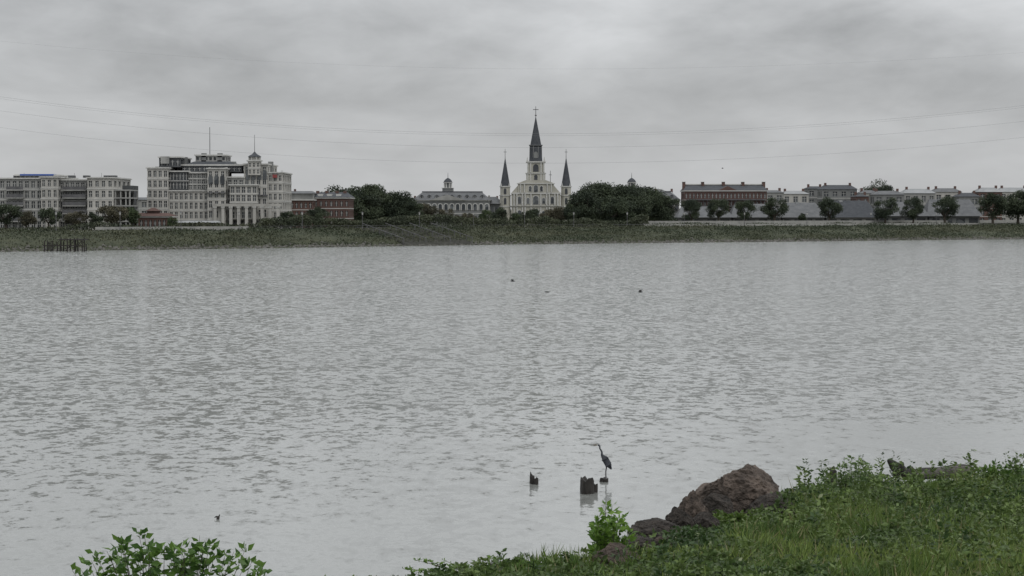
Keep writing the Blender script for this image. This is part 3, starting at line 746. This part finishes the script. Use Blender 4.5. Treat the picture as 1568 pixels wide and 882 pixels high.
skin_obj('driftwood_log',[q(1392,730),q(1415,725),q(1440,726),q(1468,722),q(1486,720),q(1496,727),q(1380,722),q(1370,713),q(1361,704),q(1385,709,.1),q(1372,733,.1),q(1400,718,.2)],
  [(0,1),(1,2),(2,3),(3,4),(4,5),(0,6),(6,7),(7,8),(6,9),(6,10),(0,11)],[.13,.13,.15,.17,.14,.10,.13,.12,.04,.05,.08,.10],M['darkwood'],sub=2)
skin_obj('driftwood_log',[q(1402,729,-.25),q(1430,725,-.2),q(1460,722,-.2),q(1489,723,-.2)],[(0,1),(1,2),(2,3)],[.07,.13,.16,.15],M['driftwood'],sub=2)
me=ragged('tree_stump',1277,745,8,14,8,.3)[0]; me.location=q(1277,738)

# ------------------------------------------------------------------ foreground vegetation
def rockzone(x): return np.interp(x,[0,1,4.6,5.8],[.35,.38,.38,1])
def canopy(x,y): return .06+(1.3*np.clip(fbm(x*.75,y*.55,41,3)-.38,0,1)+.40*vn(x*2.0,y*1.8,44)**1.6)*rockzone(x)
n=240000
X=RNG.uniform(-8,17,n); Yq=RNG.uniform(25,53,n)
c=near_crest(X); keep=(Yq<c+1.0)
keep&=(X>-1.5)|((Yq>c-3))
keep&=~((X>1.3)&(X<4.3)&(Yq>c-2.6)&(RNG.uniform(size=n)<.95))
gm=fbm(X*.35,Yq*.22,77,3)+.03*(X-7)-.022*(Yq-38)
isgrass=gm>.62
kv=keep&(~isgrass|(RNG.uniform(size=n)<.25))
x_,y_=X[kv],Yq[kv]; zg=near_z(x_,y_); hh=canopy(x_,y_)*np.where(x_<0,.7,1)*np.interp(y_-near_crest(x_),[-3,0],[1,.6])
hr=RNG.uniform(0,1,len(x_))**.4; z_=zg+hh*hr
t=fbm(x_*.8,y_*.6,55,3)[:,None]; t=np.clip((t-.3)*2.5,0,1)
tint=np.array([.036,.070,.022])*(1-t)+np.array([.125,.180,.052])*t
tint*=RNG.uniform(.55,1.5,(len(x_),1))
pale=RNG.uniform(size=len(x_))<.02; tint[pale]=[.25,.29,.16]
A=RNG.normal(size=(len(x_),3))*[1,1,.5]+[0,-.2,.25]
leaf_mesh('vine_groundcover',np.stack([x_,y_,z_],1),A,RNG.uniform(.05,.13,len(x_)),RNG.uniform(.035,.075,len(x_)),tint,M['leaf'])
# upright leafy weeds, one mesh
ns=2300
SXp=RNG.uniform(-1,17,ns); SYp=RNG.uniform(28,52,ns); c=near_crest(SXp)
gd=fbm(SXp*.5,SYp*.4,91,3); kk=(SYp<c+.3)&(gd>.44)&~((SXp>1.2)&(SXp<4.9)&(SYp>c-4.0))&~((SXp>8.2)&(SXp<10.6)&(SYp>44.5)); SXp=SXp[kk]; SYp=SYp[kk]; SH=(.25+.75*RNG.uniform(0,1,len(SXp))**2)*np.interp(SXp,[-1,1,4.6,6,8,14],[.3,.3,.4,.9,1.05,1.25])
m=38; idx=np.repeat(np.arange(len(SXp)),m); u=RNG.uniform(0,1,len(idx))**.6; ang=RNG.uniform(0,6.28,len(idx))
lean=RNG.normal(size=(len(SXp),2))*.12; rad_=(1.15-u)*.14*RNG.uniform(0,1,len(idx))
P=np.stack([SXp[idx]+lean[idx,0]*u+np.cos(ang)*rad_,SYp[idx]+lean[idx,1]*u+np.sin(ang)*rad_,near_z(SXp,SYp)[idx]+SH[idx]*u+.03],1)
A=np.stack([np.cos(ang),np.sin(ang),RNG.uniform(-.2,.9,len(idx))],1)
tt=RNG.uniform(0,1,len(SXp))[idx][:,None]; tint=(np.array([.042,.080,.026])*(1-tt)+np.array([.145,.205,.062])*tt)*RNG.uniform(.7,1.3,(len(idx),1))
Ls=RNG.uniform(.05,.12,len(idx))*(.6+.8*RNG.uniform(0,1,len(SXp))[idx]); leaf_mesh('leafy_weeds',P,A,Ls,Ls*.5,tint,M['leaf'],curl=.2)
# grass
n=190000
X=RNG.uniform(-4,17,n); Yq=RNG.uniform(25,53,n); gm=fbm(X*.35,Yq*.22,77,3)+.03*(X-7)-.022*(Yq-38)
kp=(Yq<near_crest(X)+.6)&((gm>.58)|(RNG.uniform(size=n)<.10))&(X>-.5)&~((X>1.2)&(X<4.8)&(Yq>near_crest(X)-3))
x_,y_=X[kp],Yq[kp]; z_=near_z(x_,y_)
cl_=vn(x_*2.2,y_*1.8,4)
L=RNG.uniform(.15,.5,len(x_))*(0.4+1.4*cl_)*rockzone(x_)**.5
t=fbm(x_*.8,y_*.8,61,3)[:,None]; t=np.clip((t-.3)*2.3,0,1); tint=np.array([.070,.125,.028])*(1-t)+np.array([.185,.25,.06])*t; tint*=RNG.uniform(.6,1.3,(len(x_),1))
dry=RNG.uniform(size=len(x_))<.10; tint[dry]=[.24,.22,.11]
leaf_mesh('grass',np.stack([x_,y_,z_],1),RNG.normal(size=(len(x_),3))*[.55,.55,.1]+[.15,0,.9],L,RNG.uniform(.012,.022,len(x_)),tint,M['grass'],curl=.1)

def plant(name,cpx,D,specs,leafL=.1,g1=(.07,.14,.03),g2=(.16,.26,.05),seed=0,density=26):
    """specs: list of (bearing x, top y) for each stem"""
    rng=np.random.default_rng(seed); s=D/F; x0=(cpx-784)*s; zg=float(near_z(np.array([x0]),np.array([D]))[0])
    e=empty(name,(x0,D,zg)); g=Geo(); P=[];A=[];Ls=[];T=[]
    for (sx,ty) in specs:
        tx=(sx-cpx)*s; tz=CH+(329-ty)*s-zg; dy=rng.uniform(-.35,.35)
        bx=tx*.45; pts=[Vector((bx+(tx-bx)*(u**1.3)+.02*math.sin(u*6+sx),dy*u,tz*u)) for u in np.linspace(0,1,7)]
        for i in range(6): g.tube('stems','bark',pts[i],pts[i+1],.011*(1-i/7),.011*(1-(i+1)/7),5)
        for j in range(density):
            u=1-rng.uniform(0,1)**1.4*.8; i=min(5,int(u*6)); fr=u*6-i; p=pts[i].lerp(pts[i+1],fr)
            a=rng.uniform(0,6.28); out=1.0 if u<.93 else .5
            rad=rng.uniform(0,.6)*leafL*(1.5-u)*1.2
            P.append((p.x+math.cos(a)*rad,p.y+math.sin(a)*rad,p.z))
            A.append((math.cos(a)*out,math.sin(a)*out,rng.uniform(-.1,.75))); Ls.append(leafL*rng.uniform(.6,1.25))
            t=rng.uniform(); T.append(np.array(g1)*(1-t)+np.array(g2)*t)
    for (part,mat),(v,f) in g.p.items():
        me=bpy.data.meshes.new(part); me.from_pydata(v,[],f); me.materials.append(M[mat]); link(bpy.data.objects.new(name+'_'+part,me),e)
    P=np.array(P);A=np.array(A);Ls=np.array(Ls)
    leaf_mesh(name+'_leaves',P,A,Ls,Ls*.55,np.array(T),M['leaf'],e,curl=.18,rng=rng)
rr=random.Random(5)
specs=[(rr.uniform(172,325),rr.uniform(832,854)) for _ in range(34)]+[(135,853),(143,858),(128,866),(345,850),(358,846),(366,848),(352,862),(380,866),(398,868),(406,870),(110,872),(336,862),(205,820),(212,822),(258,828),(300,829),(190,823),(120,876),(160,862),(366,872),(390,876)]
plant('leafy_shrub',260,20,specs,.095,seed=1,density=30,g1=(.05,.11,.028),g2=(.15,.26,.055))
specs=[(rr.uniform(908,964),rr.uniform(785,842)) for _ in range(30)]+[(930,777),(938,779),(926,782),(944,788),(952,798),(915,810)]
plant('leafy_shrub',935,31.5,specs,.11,seed=2,density=28,g1=(.08,.16,.03),g2=(.19,.32,.055))
specs=[(rr.uniform(625,900),rr.uniform(862,880)) for _ in range(60)]+[(750,853),(756,856),(745,858),(770,862),(620,872),(835,864),(822,866)]
plant('low_weeds',760,30.5,specs,.06,seed=3,density=24)
specs=[(rr.uniform(1256,1350),rr.uniform(720,755)) for _ in range(60)]+[(1290,702),(1298,708),(1306,700),(1316,704),(1322,708),(1284,712),(1300,714),(1334,712)]
plant('flowering_weed',1300,47.5,specs,.10,seed=4,density=30,g1=(.07,.13,.035),g2=(.22,.30,.13))
specs=[(rr.uniform(1504,1580),rr.uniform(718,750)) for _ in range(56)]+[(1524,709),(1530,711),(1540,715),(1518,717)]
plant('leafy_shrub',1540,47.5,specs,.12,seed=5,density=30,g1=(.05,.11,.025),g2=(.14,.23,.05))
specs=[(rr.uniform(1205,1270),rr.uniform(766,790)) for _ in range(40)]
plant('low_weeds',1235,43.5,specs,.08,seed=6,density=26)
specs=[(rr.uniform(1350,1500),rr.uniform(738,752)) for _ in range(70)]
plant('low_weeds',1425,47.6,specs,.09,seed=7,density=24,g1=(.06,.13,.025),g2=(.15,.24,.04))
specs=[(rr.uniform(1092,1205),rr.uniform(786,810)) for _ in range(64)]
plant('low_weeds',1148,38.6,specs,.08,seed=8,density=26,g1=(.05,.10,.02),g2=(.13,.20,.04))

# ------------------------------------------------------------------ sky, sun, camera
w=bpy.data.worlds.new('World'); scene.world=w; w.use_nodes=True
nt=w.node_tree; N=nt.nodes; Lk=nt.links; bg=N['Background']
SE=math.radians(55); SR=math.radians(150)
sky=N.new('ShaderNodeTexSky'); sky.sky_type='NISHITA'; sky.sun_disc=False; sky.sun_elevation=SE; sky.sun_rotation=SR
tc=N.new('ShaderNodeTexCoord'); sep=N.new('ShaderNodeSeparateXYZ'); Lk.new(tc.outputs['Generated'],sep.inputs[0])
zc=mth('MAXIMUM',sep.outputs['Z'],0.0); den=mth('ADD',zc,0.22)
cmb=N.new('ShaderNodeCombineXYZ'); Lk.new(mth('DIVIDE',sep.outputs['X'],den),cmb.inputs[0]); Lk.new(mth('DIVIDE',sep.outputs['Y'],den),cmb.inputs[1])
def wn(scale,detail,off,rough=.5,dist=0):
    mp=N.new('ShaderNodeMapping'); mp.inputs['Scale'].default_value=scale; mp.inputs['Location'].default_value=off
    Lk.new(cmb.outputs[0],mp.inputs[0]); n=N.new('ShaderNodeTexNoise'); n.inputs['Scale'].default_value=1
    n.inputs['Detail'].default_value=detail; n.inputs['Roughness'].default_value=rough; n.inputs['Distortion'].default_value=dist
    Lk.new(mp.outputs[0],n.inputs['Vector']); return n.outputs['Fac']
c1=wn((2.0,1.7,1),5,(5.4,1.25,0),.5,.3); c2=wn((6.5,4.5,1),5,(9.1,4.2,0),.6,.3)
cl=mth('ADD',mth('MULTIPLY',mth('SUBTRACT',c1,.5),1.45),mth('MULTIPLY',mth('SUBTRACT',c2,.5),.50))
grad=N.new('ShaderNodeValToRGB'); cr_=grad.color_ramp
stops=[(0,.545),(.03,.515),(.055,.48),(.08,.515),(.105,.61),(.3,.84),(.8,1.05)]
cr_.elements[0].position=0; cr_.elements[0].color=(.545,.545,.545,1); cr_.elements[1].position=.8; cr_.elements[1].color=(1.05,1.05,1.05,1)
for p,vv in stops[1:-1]: e_=cr_.elements.new(p); e_.color=(vv,vv,vv,1)
Lk.new(zc,grad.inputs[0])
fade=N.new('ShaderNodeMapRange'); fade.inputs['From Min'].default_value=0.0; fade.inputs['From Max'].default_value=.08; fade.inputs['To Min'].default_value=.2; fade.inputs['To Max'].default_value=.95
Lk.new(zc,fade.inputs['Value'])
lum=mth('MULTIPLY',grad.outputs[0],mth('ADD',mth('MULTIPLY',cl,fade.outputs[0]),.97))
lum10=mth('MULTIPLY',lum,10.0)
colr=N.new('ShaderNodeVectorMath'); colr.operation='SCALE'; colr.inputs[0].default_value=(.98,.995,1.015); Lk.new(lum10,colr.inputs['Scale'])
mx=N.new('ShaderNodeMix'); mx.data_type='RGBA'; mx.inputs['Factor'].default_value=.95
Lk.new(sky.outputs[0],mx.inputs[6]); Lk.new(colr.outputs[0],mx.inputs[7]); Lk.new(mx.outputs[2],bg.inputs['Color']); bg.inputs['Strength'].default_value=.1

sl=bpy.data.lights.new('sun','SUN'); sl.energy=1.0; sl.angle=math.radians(25); sl.color=(1,.97,.93)
so=bpy.data.objects.new('sun',sl); link(so)
d=Vector((math.cos(SE)*math.sin(SR),math.cos(SE)*math.cos(SR),math.sin(SE)))
so.rotation_euler=d.to_track_quat('Z','Y').to_euler()

cd=bpy.data.cameras.new('camera'); cd.lens=77; cd.sensor_width=36; cd.clip_start=.5; cd.clip_end=9000
co=bpy.data.objects.new('camera',cd); co.location=(0,0,CH); co.rotation_euler=(math.radians(90)-math.atan(112/F),0,0); link(co)
scene.camera=co
